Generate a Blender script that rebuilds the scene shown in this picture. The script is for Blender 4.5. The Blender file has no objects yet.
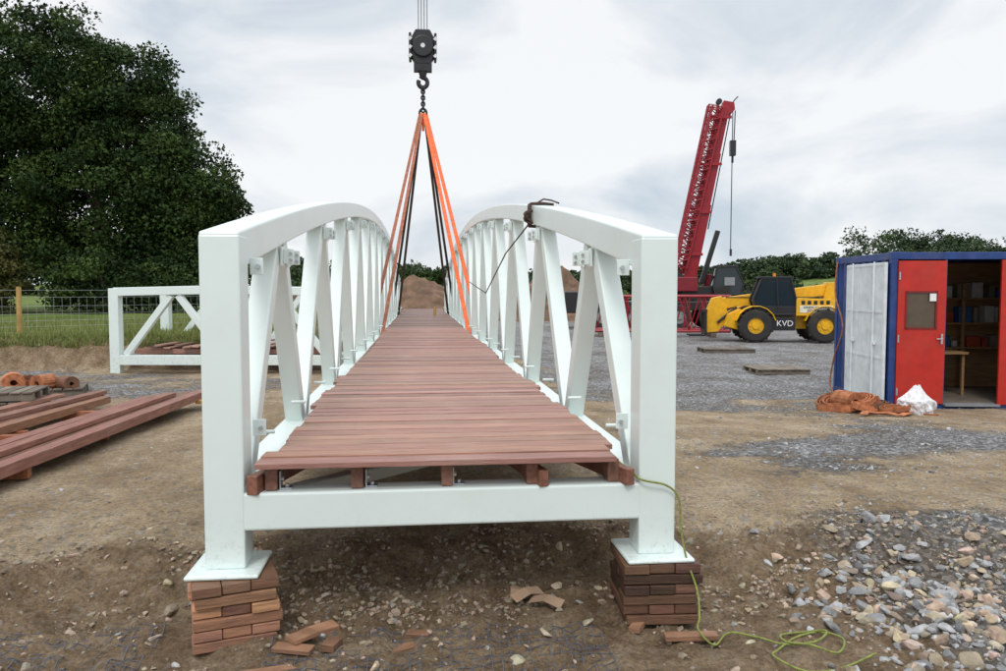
import bpy, math, random
import numpy as np
from mathutils import Vector, Matrix
random.seed(7); rng=np.random.default_rng(11)
S=bpy.context.scene

# ---------------------------------------------------------------- helpers
def link(o,parent=None):
    S.collection.objects.link(o)
    if parent: o.parent=parent
    return o
def empty(name,loc=(0,0,0),rz=0):
    e=bpy.data.objects.new(name,None); e.empty_display_size=.3
    e.location=loc; e.rotation_euler=(0,0,rz); return link(e)
class MB:
    def __init__(s): s.v=[];s.f=[];s.c=[];s.cc=(1,1,1)
    def add(s,vs,fs):
        b=len(s.v); s.v+= [tuple(v) for v in vs]
        for f in fs: s.f.append(tuple(i+b for i in f)); s.c.append(s.cc)
    def hexa(s,vs): s.add(vs,[(0,3,2,1),(4,5,6,7),(0,1,5,4),(1,2,6,5),(2,3,7,6),(3,0,4,7)])
    def box(s,c,d,rz=0,tilt=0):
        x,y,z=[k/2 for k in d]; M=Matrix.Rotation(rz,3,'Z')@Matrix.Rotation(tilt,3,'X')
        s.hexa([Vector(c)+M@Vector(p) for p in [(-x,-y,-z),(x,-y,-z),(x,y,-z),(-x,y,-z),(-x,-y,z),(x,-y,z),(x,y,z),(-x,y,z)]])
    def bb(s,x0,x1,y0,y1,z0,z1): s.box(((x0+x1)/2,(y0+y1)/2,(z0+z1)/2),(x1-x0,y1-y0,z1-z0))
    def beam(s,p0,p1,w,h,up=(0,0,1)):
        p0=Vector(p0);p1=Vector(p1);d=(p1-p0).normalized();a=d.cross(Vector(up))
        if a.length<1e-4:a=d.cross(Vector((0,1,0)))
        a.normalize();u=a.cross(d);a=a*w/2;u=u*h/2
        s.hexa([p0-a-u,p0+a-u,p0+a+u,p0-a+u,p1-a-u,p1+a-u,p1+a+u,p1-a+u])
    def cyl(s,p0,p1,r0,r1=None,n=10,caps=True):
        if r1 is None:r1=r0
        p0=Vector(p0);p1=Vector(p1);d=(p1-p0).normalized();a=d.orthogonal().normalized();b=d.cross(a)
        vs=[];
        for p,r in((p0,r0),(p1,r1)):
            for i in range(n):
                t=2*math.pi*i/n; vs.append(p+a*r*math.cos(t)+b*r*math.sin(t))
        fs=[(i,(i+1)%n,n+(i+1)%n,n+i) for i in range(n)]
        if caps: fs+=[tuple(range(n))[::-1],tuple(range(n,2*n))]
        s.add(vs,fs)
    def tube(s,pts,r,n=6):
        pts=[Vector(p) for p in pts];vs=[];fs=[];m=len(pts)
        a=None
        for i,p in enumerate(pts):
            d=(pts[min(i+1,m-1)]-pts[max(i-1,0)]).normalized()
            if a is None:a=d.orthogonal().normalized()
            a=(a-d*a.dot(d))
            if a.length<1e-5:a=d.orthogonal()
            a.normalize();b=d.cross(a)
            for k in range(n):
                t=2*math.pi*k/n;vs.append(p+a*r*math.cos(t)+b*r*math.sin(t))
        for i in range(m-1):
            for k in range(n):
                fs.append((i*n+k,i*n+(k+1)%n,(i+1)*n+(k+1)%n,(i+1)*n+k))
        s.add(vs,fs)
    def prism(s,prof,y0,y1):
        n=len(prof)
        vs=[(p[0],y0,p[1]) for p in prof]+[(p[0],y1,p[1]) for p in prof]
        s.add(vs,[tuple(range(n)),tuple(range(2*n-1,n-1,-1))]+[(i,n+i,n+(i+1)%n,(i+1)%n) for i in range(n)])
    def build(s,name,mat,parent=None,bevel=0,smooth=False):
        me=bpy.data.meshes.new(name); me.from_pydata(s.v,[],s.f); me.update()
        col=me.color_attributes.new('Col','FLOAT_COLOR','CORNER')
        arr=[]
        for f,c in zip(s.f,s.c): arr+= [c[0],c[1],c[2],1.0]*len(f)
        col.data.foreach_set('color',arr)
        me.materials.append(mat)
        import bmesh
        bm=bmesh.new();bm.from_mesh(me);bmesh.ops.recalc_face_normals(bm,faces=bm.faces);bm.to_mesh(me);bm.free()
        if smooth:
            me.polygons.foreach_set('use_smooth',[True]*len(me.polygons))
        o=bpy.data.objects.new(name,me);link(o,parent)
        if bevel:
            m=o.modifiers.new('b','BEVEL');m.width=bevel;m.segments=2;m.limit_method='ANGLE';m.angle_limit=math.radians(40)
        return o
def mesh_np(name,V,F,mat,col=None,parent=None,smooth=False):
    V=np.asarray(V,dtype=np.float32);F=np.asarray(F,dtype=np.int32);k=F.shape[1]
    me=bpy.data.meshes.new(name);me.vertices.add(len(V));me.vertices.foreach_set('co',V.ravel())
    me.loops.add(F.size);me.loops.foreach_set('vertex_index',F.ravel())
    me.polygons.add(len(F));me.polygons.foreach_set('loop_start',np.arange(len(F),dtype=np.int32)*k)
    me.polygons.foreach_set('loop_total',np.full(len(F),k,dtype=np.int32))
    me.update(calc_edges=True)
    if col is not None:
        a=me.color_attributes.new('Col','FLOAT_COLOR','POINT')
        c=np.ones((len(V),4),dtype=np.float32);c[:,:3]=col;a.data.foreach_set('color',c.ravel())
    me.polygons.foreach_set('use_smooth',np.full(len(F),smooth,dtype=bool))
    me.materials.append(mat);me.validate()
    o=bpy.data.objects.new(name,me);return link(o,parent)

# ---------------------------------------------------------------- numpy noise
def _h(ix,iy,s):
    n=(ix.astype(np.int64)*374761393+iy.astype(np.int64)*668265263+s*982451653)&0xffffffff
    n=((n^(n>>13))*1274126177)&0xffffffff
    return ((n^(n>>16))&0xffff)/65535.0
def vn(x,y,s=0):
    x=np.asarray(x,float);y=np.asarray(y,float)
    ix=np.floor(x);iy=np.floor(y);fx=x-ix;fy=y-iy;fx=fx*fx*(3-2*fx);fy=fy*fy*(3-2*fy)
    a=_h(ix,iy,s);b=_h(ix+1,iy,s);c=_h(ix,iy+1,s);d=_h(ix+1,iy+1,s)
    return (a+(b-a)*fx)*(1-fy)+(c+(d-c)*fx)*fy
def fbm(x,y,s=0,o=4):
    r=0;a=.5;t=0
    for i in range(o):
        r=r+a*vn(np.asarray(x)*2**i+i*17.3,np.asarray(y)*2**i-i*9.1,s+i);t+=a;a*=.5
    return r/t
def sm(a,b,x):
    t=np.clip((np.asarray(x,float)-a)/(b-a),0,1);return t*t*(3-2*t)

# ---------------------------------------------------------------- materials
def nodes(m):
    m.use_nodes=True;nt=m.node_tree;return nt,nt.nodes,nt.links
def mat(name,col,rough=.5,metal=0,var=.12,scale=6,bump=0,bscale=40,attr=False,spec=.5,stretch=None,dirt=None,dirtamt=0.0,low=None):
    m=bpy.data.materials.new(name);nt,N,L=nodes(m);b=N['Principled BSDF']
    b.inputs['Roughness'].default_value=rough;b.inputs['Metallic'].default_value=metal
    b.inputs['Specular IOR Level'].default_value=spec
    tc=N.new('ShaderNodeTexCoord');mp=N.new('ShaderNodeMapping');L.new(tc.outputs['Object'],mp.inputs[0])
    if stretch: mp.inputs['Scale'].default_value=stretch
    nz=N.new('ShaderNodeTexNoise');nz.inputs['Scale'].default_value=scale;nz.inputs['Detail'].default_value=6;L.new(mp.outputs[0],nz.inputs['Vector'])
    mr=N.new('ShaderNodeMapRange');mr.inputs['From Min'].default_value=.3;mr.inputs['From Max'].default_value=.7
    mr.inputs['To Min'].default_value=1-var;mr.inputs['To Max'].default_value=1+var;L.new(nz.outputs[0],mr.inputs[0])
    mx=N.new('ShaderNodeVectorMath');mx.operation='SCALE';mx.inputs[0].default_value=col[:3];L.new(mr.outputs[0],mx.inputs['Scale'])
    out=mx.outputs[0]
    if attr:
        at=N.new('ShaderNodeAttribute');at.attribute_name='Col'
        mm=N.new('ShaderNodeVectorMath');mm.operation='MULTIPLY';L.new(out,mm.inputs[0]);L.new(at.outputs['Vector'],mm.inputs[1]);out=mm.outputs[0]
    if dirt:
        n2=N.new('ShaderNodeTexNoise');n2.inputs['Scale'].default_value=2.3;n2.inputs['Detail'].default_value=9;n2.inputs['Roughness'].default_value=.7;L.new(tc.outputs['Object'],n2.inputs['Vector'])
        r2=N.new('ShaderNodeMapRange');r2.inputs['From Min'].default_value=.5;r2.inputs['From Max'].default_value=.8;r2.inputs['To Max'].default_value=dirtamt;L.new(n2.outputs[0],r2.inputs[0])
        fac=r2.outputs[0]
        if low:
            sx=N.new('ShaderNodeSeparateXYZ');L.new(tc.outputs['Object'],sx.inputs[0])
            r3=N.new('ShaderNodeMapRange');r3.inputs['From Min'].default_value=low[0];r3.inputs['From Max'].default_value=low[1];r3.inputs['To Min'].default_value=low[2];r3.inputs['To Max'].default_value=0;L.new(sx.outputs['Z'],r3.inputs[0])
            n4=N.new('ShaderNodeTexNoise');n4.inputs['Scale'].default_value=26;n4.inputs['Detail'].default_value=6;n4.inputs['Roughness'].default_value=.75;L.new(tc.outputs['Object'],n4.inputs['Vector'])
            r4=N.new('ShaderNodeMapRange');r4.inputs['From Min'].default_value=.52;r4.inputs['From Max'].default_value=.7;L.new(n4.outputs[0],r4.inputs[0])
            q=N.new('ShaderNodeMath');q.operation='MULTIPLY';L.new(r3.outputs[0],q.inputs[0]);L.new(r4.outputs[0],q.inputs[1])
            q2=N.new('ShaderNodeMath');q2.operation='MAXIMUM';L.new(q.outputs[0],q2.inputs[0]);L.new(fac,q2.inputs[1]);fac=q2.outputs[0]
        mc=N.new('ShaderNodeMix');mc.data_type='RGBA';L.new(fac,mc.inputs['Factor']);L.new(out,mc.inputs['A']);mc.inputs['B'].default_value=(*dirt,1);out=mc.outputs['Result']
    L.new(out,b.inputs['Base Color'])
    if bump:
        n3=N.new('ShaderNodeTexNoise');n3.inputs['Scale'].default_value=bscale;n3.inputs['Detail'].default_value=5;L.new(mp.outputs[0],n3.inputs['Vector'])
        bp=N.new('ShaderNodeBump');bp.inputs['Strength'].default_value=bump;bp.inputs['Distance'].default_value=.01;L.new(n3.outputs[0],bp.inputs['Height']);L.new(bp.outputs[0],b.inputs['Normal'])
    return m
WHITE=mat('white_paint',(.75,.84,.815),.3,var=.02,scale=3,bump=.05,bscale=14,dirt=(.42,.38,.30),dirtamt=.12,low=(.33,.66,.6))
DECK=mat('hardwood_deck',(.35,.185,.14),.42,var=.30,scale=5,bump=.45,bscale=30,attr=True,stretch=(.6,9,9),dirt=(.45,.34,.27),dirtamt=.5)
TIMB=mat('hardwood_timber',(.21,.095,.062),.5,var=.35,scale=5,bump=.35,bscale=25,attr=True,stretch=(9,.6,9),dirt=(.35,.25,.18),dirtamt=.4)
BLK=mat('timber_block',(.36,.19,.11),.6,var=.35,scale=6,bump=.5,bscale=30,attr=True,stretch=(1.2,1.2,10))
STEEL=mat('galvanised_steel',(.55,.57,.6),.35,metal=.8)
BLACK=mat('black_paint',(.018,.018,.02),.4)
RUBBER=mat('rubber',(.025,.024,.022),.8,dirt=(.16,.12,.08),dirtamt=.5)
YEL=mat('yellow_paint',(.80,.43,.01),.35,dirt=(.3,.22,.12),dirtamt=.3)
RED=mat('red_paint',(.30,.008,.018),.35,var=.15)
REDL=mat('red_door_paint',(.50,.022,.012),.4,var=.12,dirt=(.25,.1,.06),dirtamt=.4)
BLUE=mat('blue_container_paint',(.015,.05,.20),.45,var=.25,dirt=(.18,.14,.12),dirtamt=.45)
OFFW=mat('white_door_paint',(.74,.79,.82),.45,dirt=(.3,.27,.24),dirtamt=.3)
GLASS=mat('dark_glass',(.02,.03,.035),.08,var=.05)
GREYP=mat('grey_paint',(.25,.26,.27),.5)
PLY=mat('plywood',(.32,.19,.09),.65,var=.25,scale=4,stretch=(1,1,6))
ORNG=mat('orange_sling',(.80,.15,.045),.75,var=.25,scale=12,dirt=(.22,.1,.06),dirtamt=.5)
BRNS=mat('brown_sling',(.34,.12,.07),.8,var=.3,scale=9)
DKS=mat('dark_sling',(.07,.04,.03),.8,var=.3)
GRNR=mat('green_rope',(.22,.25,.06),.8,var=.35,scale=60)
BAGM=mat('plastic_bag',(.75,.75,.78),.35,var=.1)
POSTW=mat('fence_post_wood',(.42,.27,.09),.7,var=.25)
BARK=mat('bark',(.07,.05,.035),.9,var=.3)
ROCK=mat('stone',(1,1,1),.85,var=.25,scale=25,bump=.6,bscale=50,attr=True)
EARTH=mat('earth_heap',(.17,.10,.065),.95,var=.4,scale=2,bump=1,bscale=6,dirt=(.06,.08,.03),dirtamt=.8)
def leafmat():
    m=bpy.data.materials.new('foliage');nt,N,L=nodes(m);b=N['Principled BSDF'];b.inputs['Roughness'].default_value=.6;b.inputs['Specular IOR Level'].default_value=.18
    at=N.new('ShaderNodeAttribute');at.attribute_name='Col';L.new(at.outputs['Color'],b.inputs['Base Color']);return m
LEAF=leafmat()

# ---------------------------------------------------------------- ground
def bank_y(x): return 17.8+np.minimum(0,np.asarray(x,float)+8.5)*.6+.35*(fbm(np.asarray(x)*1.3,0*np.asarray(x)+3,5)-.5)
def edge_y(x): 
    x=np.asarray(x,float);return 5.1-.16*np.maximum(0,np.abs(x-.2)-1.2)+.45*(fbm(x*1.1,x*0+1.7,21)-.5)
def height(x,y):
    x=np.asarray(x,float);y=np.asarray(y,float);e=edge_y(x)
    up=sm(e-.65,e,y)
    Lf=.2-.35*sm(5,14,y)*sm(0,5,x)-.1*sm(8,18,y)*(1-sm(0,5,x))
    z=up*Lf
    near=1-sm(-.05,.8,y-e)
    z=z+near*(.14*(fbm(x*2.2,y*2.2,3)-.5)+.09*(fbm(x*9,y*9,4,3)-.5)+.04*(vn(x*30,y*30,8)-.5))*sm(.3,2.5,y)
    z=z+(1-near)*(.06*(fbm(x*.8,y*.8,6)-.5)+.022*(fbm(x*6,y*6,7,3)-.5))
    b=bank_y(x);k=sm(b-.45,b,y)*(1-sm(-3.9,-2.9,x))
    z=z+k*(.68+.08*(fbm(x*2,y*2,9)-.5))+k*(1-k)*.9*(fbm(x*4,y*4,19)-.5)
    D=np.hypot(x,y)
    z=z+sm(90,260,D)*(2.5+6*sm(20,120,x)*(.5+fbm(x*.012,y*.012,31,2)))
    return z
def hz(x,y): return float(height(np.array([x]),np.array([y]))[0])
def masks(x,y):
    b=bank_y(x);grass=sm(b-.12,b+.12,y)*(1-sm(-3.8,-3.1,x));grass=np.maximum(grass,sm(58,64,y+4*fbm(x*.3,y*.3,2)))
    n=fbm(x*.5,y*1.0,14,6)-.5
    bias=-.33+.62*sm(2.0,5.0,x)*sm(10.5,15.5,y)+.24*sm(1.8,3.2,x)+.20*np.exp(-((y-7.3-.25*(x-4))/1.3)**2)*sm(2.2,4.0,x)-.05*sm(8.5,9.5,y)*(1-sm(9.5,12,y))+.42*sm(2.0,3.0,x)*(1-sm(4.4,5.8,y))+.42*(1-sm(-3.5,-1.8,x))*sm(10.5,13,y)+.2*sm(16,24,y)+.15*sm(1.5,2.5,x)*(1-sm(2.5,3.5,x))*sm(7,11,y)
    gr=sm(-.22,.26,n+bias)
    e=edge_y(x)
    mud=(1-sm(-.15,.25,y-e))*(1-.4*sm(2,3,x))
    kb=sm(b-.6,b-.4,y)*(1-sm(b-.1,b+.1,y))*(1-sm(-3.8,-3.1,x))
    mud=np.maximum(mud,kb)
    return grass,gr*(1-grass)*(1-kb),mud
NX,NY=540,560
tx=np.linspace(-5.75,5.75,NX);X=.3+2.2*np.sinh(tx)
ty=np.linspace(-math.asinh(14/1.4),math.asinh(560/1.4),NY);Y=4.4+1.4*np.sinh(ty)
XX,YY=np.meshgrid(X,Y);ZZ=height(XX,YY)
V=np.stack([XX.ravel(),YY.ravel(),ZZ.ravel()],1)
i=np.arange(NY-1)[:,None]*NX+np.arange(NX-1)[None,:]
F=np.stack([i,i+1,i+NX+1,i+NX],-1).reshape(-1,4)
g,gv,md=masks(XX.ravel(),YY.ravel())
def groundmat():
    m=bpy.data.materials.new('site_ground');nt,N,L=nodes(m);b=N['Principled BSDF'];b.inputs['Roughness'].default_value=.9;b.inputs['Specular IOR Level'].default_value=.2
    tc=N.new('ShaderNodeTexCoord');P=tc.outputs['Object']
    at=N.new('ShaderNodeAttribute');at.attribute_name='Col';sp=N.new('ShaderNodeSeparateColor');L.new(at.outputs['Color'],sp.inputs[0])
    def noise(s,d=6,r=.6,vec=None):
        n=N.new('ShaderNodeTexNoise');n.inputs['Scale'].default_value=s;n.inputs['Detail'].default_value=d;n.inputs['Roughness'].default_value=r;L.new(vec or P,n.inputs['Vector']);return n.outputs[0]
    def ramp(f,st):
        r=N.new('ShaderNodeValToRGB');e=r.color_ramp.elements
        while len(e)<len(st):e.new(.5)
        for k,(p,c) in enumerate(st):e[k].position=p;e[k].color=(*c,1)
        L.new(f,r.inputs[0]);return r.outputs[0]
    def mix(f,a,b_,mode='MIX'):
        x=N.new('ShaderNodeMix');x.data_type='RGBA';x.blend_type=mode
        if isinstance(f,float):x.inputs['Factor'].default_value=f
        else:L.new(f,x.inputs['Factor'])
        L.new(a,x.inputs['A']);L.new(b_,x.inputs['B']);return x.outputs['Result']
    def math_(op,a,b_,c=False):
        x=N.new('ShaderNodeMath');x.operation=op;x.use_clamp=c
        for k,q in enumerate((a,b_)):
            if isinstance(q,(int,float)):x.inputs[k].default_value=q
            else:L.new(q,x.inputs[k])
        return x.outputs[0]
    sand=ramp(noise(1.3,10,.74),[(.34,(.33,.235,.14)),(.5,(.50,.375,.24)),(.64,(.64,.51,.36))])
    fine=ramp(noise(45,4,.75),[(.32,(.42,.42,.42)),(.6,(1.12,1.12,1.12))]);sand=mix(.9,sand,fine,'MULTIPLY')
    mpt=N.new('ShaderNodeMapping');mpt.inputs['Scale'].default_value=(3.0,.7,1);mpt.inputs['Rotation'].default_value=(0,0,.35);L.new(P,mpt.inputs[0])
    trk=ramp(noise(1.0,7,.65,mpt.outputs[0]),[(.38,(.72,.70,.68)),(.55,(1.05,1.05,1.05))]);sand=mix(.6,sand,trk,'MULTIPLY')
    vo=N.new('ShaderNodeTexVoronoi');vo.inputs['Scale'].default_value=30;L.new(P,vo.inputs['Vector'])
    sv=N.new('ShaderNodeSeparateColor');L.new(vo.outputs['Color'],sv.inputs[0])
    grav=ramp(sv.outputs[0],[(0,(.12,.12,.12)),(.5,(.245,.245,.25)),(.85,(.40,.40,.405)),(1,(.62,.62,.61))])
    big=ramp(noise(.8,8,.65),[(.35,(.66,.61,.56)),(.65,(1.15,1.16,1.18))]);grav=mix(1.0,grav,big,'MULTIPLY')
    mudc=ramp(noise(3.5,10,.75),[(.32,(.16,.105,.062)),(.5,(.31,.215,.13)),(.68,(.50,.38,.255))]);mudc=mix(.85,mudc,fine,'MULTIPLY')
    grs=ramp(noise(.35,8,.6),[(.35,(.08,.13,.025)),(.55,(.15,.205,.05)),(.7,(.24,.25,.09))]);grs=mix(.5,grs,fine,'MULTIPLY')
    gfac=math_('ADD',sp.outputs[1],math_('MULTIPLY',math_('SUBTRACT',noise(5,12,.85),.5),3.4));gfac=math_('MULTIPLY',math_('SUBTRACT',gfac,.40),2.6,True)
    spk=math_('GREATER_THAN',sv.outputs[1],.82);gfac=math_('MAXIMUM',gfac,math_('MULTIPLY',spk,.5))
    c=mix(gfac,sand,grav)
    mf=math_('MULTIPLY',math_('SUBTRACT',math_('ADD',sp.outputs[2],math_('MULTIPLY',noise(6,6,.7),.5)),.5),1.8,True)
    mf=math_('MULTIPLY',mf,math_('SUBTRACT',1.0,math_('MULTIPLY',gfac,.6)))
    c=mix(mf,c,mudc);c=mix(sp.outputs[0],c,grs)
    L.new(c,b.inputs['Base Color'])
    hh=math_('ADD',math_('MULTIPLY',math_('SUBTRACT',1.0,vo.outputs['Distance']),math_('MULTIPLY',gfac,.7)),math_('MULTIPLY',noise(20,10,.8),1.4))
    bp=N.new('ShaderNodeBump');bp.inputs['Strength'].default_value=1.0;bp.inputs['Distance'].default_value=.035;L.new(hh,bp.inputs['Height']);L.new(bp.outputs[0],b.inputs['Normal'])
    return m
mesh_np('ground',V,F,groundmat(),np.stack([g,gv,md],1),smooth=True)

# ---------------------------------------------------------------- stones
def ico(sub=1):
    import bmesh
    bm=bmesh.new();bmesh.ops.create_icosphere(bm,subdivisions=sub,radius=1);v=np.array([q.co[:] for q in bm.verts]);f=np.array([[q.index for q in p.verts] for p in bm.faces]);bm.free();return v,f
def rocks(name,xs,ys,sz,cols,tmpl,rough=.18,cut=(.38,.72),ncut=7,sink=.12):
    tv,tf=tmpl;n=len(xs);k=len(tv);base=[]
    for q in range(18):
        w=tv*(1+rng.uniform(-rough,rough,(k,1)))
        for _ in range(ncut):
            d=rng.normal(0,1,3);d/=np.linalg.norm(d);h=rng.uniform(*cut);pr=w@d;w=w-np.outer(np.maximum(pr-h,0),d)
        base.append(w/np.abs(w).max())
    base=np.array(base)
    W=base[rng.integers(0,18,n)]*np.stack([rng.uniform(.7,1.35,n),rng.uniform(.55,1.05,n),rng.uniform(.4,.85,n)],1)[:,None,:]*sz[:,None,None]
    a=rng.uniform(0,6.28,n);ca,sa=np.cos(a),np.sin(a);tl=rng.normal(0,.25,n)
    x=W[...,0]*ca[:,None]-W[...,1]*sa[:,None];y=W[...,0]*sa[:,None]+W[...,1]*ca[:,None];zz=W[...,2]+x*np.sin(tl)[:,None]
    z=height(xs,ys)+sz*sink
    VV=np.stack([x+xs[:,None],y+ys[:,None],zz+z[:,None]],-1).reshape(-1,3)
    FF=(tf[None]+(np.arange(n)*k)[:,None,None]).reshape(-1,3)
    return mesh_np(name,VV,FF,ROCK,np.repeat(cols,k,0))
def greys(n):
    b=rng.uniform(.15,.44,n)[:,None]*np.array([1.0,1,1.01]);w=rng.random(n)<.12;b[w]*=1.35;return b
def browns(n):
    return rng.uniform(.20,.46,n)[:,None]*np.array([1.1,.87,.64])*(1+rng.uniform(-.08,.08,(n,3)))
px=rng.uniform(-9,15,120000);py=3.0+13*rng.random(120000)**1.5
_,gm,_=masks(px,py);cl=fbm(px*3,py*3,55,3);keep=(rng.random(120000)<(gm*.75*(px>1.6)+gm*.25+.012+.045*(px>1.7))*(.3+1.4*(cl>.48)))&(~((np.abs(px-.14)<1.2)&(py>7)))
px,py=px[keep][:25000],py[keep][:25000];n=len(px)
rocks('gravel',px,py,.006+.014*rng.random(n)**2+.012*(rng.random(n)<.06),greys(n),ico())
px=rng.uniform(-3.2,4.2,40000);py=rng.uniform(2.6,5.6,40000);e=edge_y(px);cl=fbm(px*2.5,py*2.5,66,3)
keep=(rng.random(40000)<(.08+.34*((py<e+.15)&(py>e-.9)))*(.25+1.7*(cl>.48)));px,py=px[keep],py[keep];n=len(px)
rocks('earth_clods',px,py,.005+.026*rng.random(n)**3.2,browns(n)*.85,ico(),sink=.0)
px=rng.uniform(-2.6,2.2,110);py=rng.uniform(3.4,5.0,110);n=110
rocks('loose_stones',px,py,.014+.04*rng.random(n)**2.3,np.where(rng.random((n,1))<.75,browns(n),greys(n)*.9+np.array([.05,.04,.02])),ico(2),.1)
px=3.0+rng.normal(0,.6,1100);py=3.95+rng.normal(0,.5,1100);keep=(px>1.9+.4*rng.random(1100))&(py<5.0);px,py=px[keep],py[keep];n=len(px)
rocks('stone_rubble',px,py,.012+.05*rng.random(n)**2,np.where(rng.random((n,1))<.45,browns(n)*1.1,greys(n)),ico(2),.1)
big=np.array([(.467,3.73,.05),(-.15,4.3,.03),(-1.9,3.9,.035),(2.45,3.6,.07),(2.2,4.0,.05),(-.55,4.55,.035),(.8,4.5,.04),(2.62,3.4,.07),(1.75,4.9,.04),(.25,4.75,.035),(2.75,4.25,.06)])
rocks('boulders',big[:,0],big[:,1],big[:,2],browns(11)*1.1+.05,ico(3),.05,cut=(.55,.8))
m=MB()
def gstrip(pts):
    for (a,b_) in zip(pts[:-1],pts[1:]):
        m.beam(a,b_,.0035,.0025)
for (x0,x1,y0,y1) in((-2.9,-1.3,3.3,4.3),(-.75,1.0,3.45,4.1)):
    gz=lambda x,y:hz(x,y)+.016*(float(vn(np.array([x*5]),np.array([y*5]),91)[0])-.55)+.002
    xs=np.arange(x0,x1,.05);ys=np.arange(y0,y1,.05)
    G={(a,b_):Vector((x+.008*math.sin(y*3),y+.008*math.sin(x*3),gz(x,y))) for a,x in enumerate(xs) for b_,y in enumerate(ys)}
    for a in range(len(xs)): gstrip([G[(a,b_)] for b_ in range(len(ys))])
    for b_ in range(len(ys)): gstrip([G[(a,b_)] for a in range(len(xs))])
m.build('ground_reinforcement_mesh',mat('mesh_plastic',(.10,.11,.14),.6))

# ---------------------------------------------------------------- main footbridge
Y0=4.12;LEN=34.0;NP=14;PL=LEN/NP;XL=-1.013;XR=1.287
def ztop(y):
    t=(y-Y0)/LEN;return 2.1+1.4*4*t*(1-t)
fb=empty('footbridge')
def sweep(mb,x,w,h,n=56):
    ys=[Y0+LEN*k/n for k in range(n+1)];vs=[]
    for y in ys:
        z=ztop(y)
        vs+=[(x-w/2,y,z-h),(x+w/2,y,z-h),(x+w/2,y,z),(x-w/2,y,z)]
    fs=[(0,1,2,3),(4*n,4*n+3,4*n+2,4*n+1)]
    for k in range(n):
        b=4*k
        for q in range(4): fs.append((b+q,b+4+q,b+4+(q+1)%4,b+(q+1)%4))
    mb.add(vs,fs)
for x,nm in((XL,'left'),(XR,'right')):
    m=MB();sweep(m,x,.2,.2);m.build('top_chord_'+nm,WHITE,fb,.012)
    m=MB()
    for ye,sg in((Y0,1),(Y0+LEN,-1)):
        yc=ye+sg*.097
        m.bb(x-.102,x+.102,yc-.1,yc+.1,.35,2.085)
        m.bb(x-.185,x+.185,yc-.2,yc+.2,.33,.352)
    m.build('end_posts_'+nm,WHITE,fb,.014)
    m=MB();m.bb(x-.099,x+.099,Y0+.19,Y0+LEN-.19,.55,.75);m.build('bottom_chord_'+nm,WHITE,fb,.012)
    m=MB()
    for k in range(NP):
        yb0=Y0+k*PL+(.3 if k==0 else 0);yt=Y0+(k+.5)*PL+.25;yb1=Y0+(k+1)*PL-(.3 if k==NP-1 else 0)
        zt=ztop(yt)-.19
        for a,b_ in(((x,yb0+.06,.73),(x,yt-.10,zt)),((x,yt+.10,zt),(x,yb1-.06,.73))):
            m.beam(a,b_,.14,.14,up=(0,1,.01))
    m.build('diagonals_'+nm,WHITE,fb,.01)
br=MB();bo=MB()
for x,sg in((XL,1),(XR,-1)):
    xi=x+sg*.1
    for k in range(NP):
        yt=Y0+(k+.5)*PL+.25
        for dy in(-.13,.13):
            z=ztop(yt)-.30
            br.box((xi+sg*.03,yt+dy,z),(.07,.012,.10));br.box((xi+sg*-.012,yt+dy,z),(.012,.09,.13))
            bo.cyl((xi+sg*.045,yt+dy-.02,z+.02),(xi+sg*.045,yt+dy+.02,z+.02),.011,n=8)
            bo.cyl((xi+sg*.045,yt+dy-.02,z-.025),(xi+sg*.045,yt+dy+.02,z-.025),.011,n=8)
    for z in(1.93,1.05):
        br.box((xi+sg*.035,Y0+.25,z),(.07,.012,.09))
        bo.cyl((xi+sg*.045,Y0+.22,z),(xi+sg*.045,Y0+.28,z),.012,n=8)
    for k in range(NP*2):
        y=Y0+.45+k*PL/2
        br.cyl((xi-sg*.02,y,.99),(xi+sg*.08,y,.99),.012,n=8)
br.build('rail_brackets',WHITE,fb,.003);bo.build('bracket_bolts',STEEL,fb)
m=MB()
xa,xb=XL+.1,XR-.1
m.bb(xa-.01,xb+.01,Y0-.0,Y0+.18,.55,.748)
m.bb(xa-.01,xb+.01,Y0+LEN-.18,Y0+LEN,.55,.748)
m.build('end_beams',WHITE,fb,.012)
m=MB()
for k in range(1,NP): m.bb(xa-.01,xb+.01,Y0+k*PL-.06,Y0+k*PL+.06,.58,.745)
for k in range(NP):
    y=Y0+k*PL
    a,b_=((xa,xb) if k%2==0 else (xb,xa))
    m.beam((a,y+.15,.66),(b_,y+PL-.1,.66),.1,.08)
m.build('cross_beams',WHITE,fb,.008)
jx=[-.78,-.33,.137,.59,1.04]
m=MB();st=MB()
for i_,x in enumerate(jx):
    for q in range(8):
        a=Y0+.03+q*4.25; k=random.uniform(.75,1.2);m.cc=(k,k,k)
        m.box((x+random.uniform(-.006,.006),a+2.12,.815),(.062,4.23,.125),rz=random.uniform(-.003,.003))
    st.box((x+.038,Y0+.1,.79),(.008,.06,.11));st.box((x+.068,Y0+.1,.752),(.06,.06,.006))
    st.cyl((x+.04,Y0+.1,.80),(x+.055,Y0+.1,.80),.012,n=6);st.cyl((x+.07,Y0+.1,.755),(x+.07,Y0+.1,.772),.012,n=6)
m.cc=(1.1,1.0,1.0);m.beam((-.87,Y0-.01,.79),(-.66,Y0+.75,.79),.06,.1);m.beam((1.13,Y0-.03,.79),(.90,Y0+.65,.80),.05,.09);m.beam((.66,Y0-.01,.79),(.52,Y0+.6,.80),.05,.09)
m.build('joists',TIMB,fb,.004);st.build('joist_cleats',STEEL,fb,.002)
m=MB();y=Y0-.04;grp=0
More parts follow.
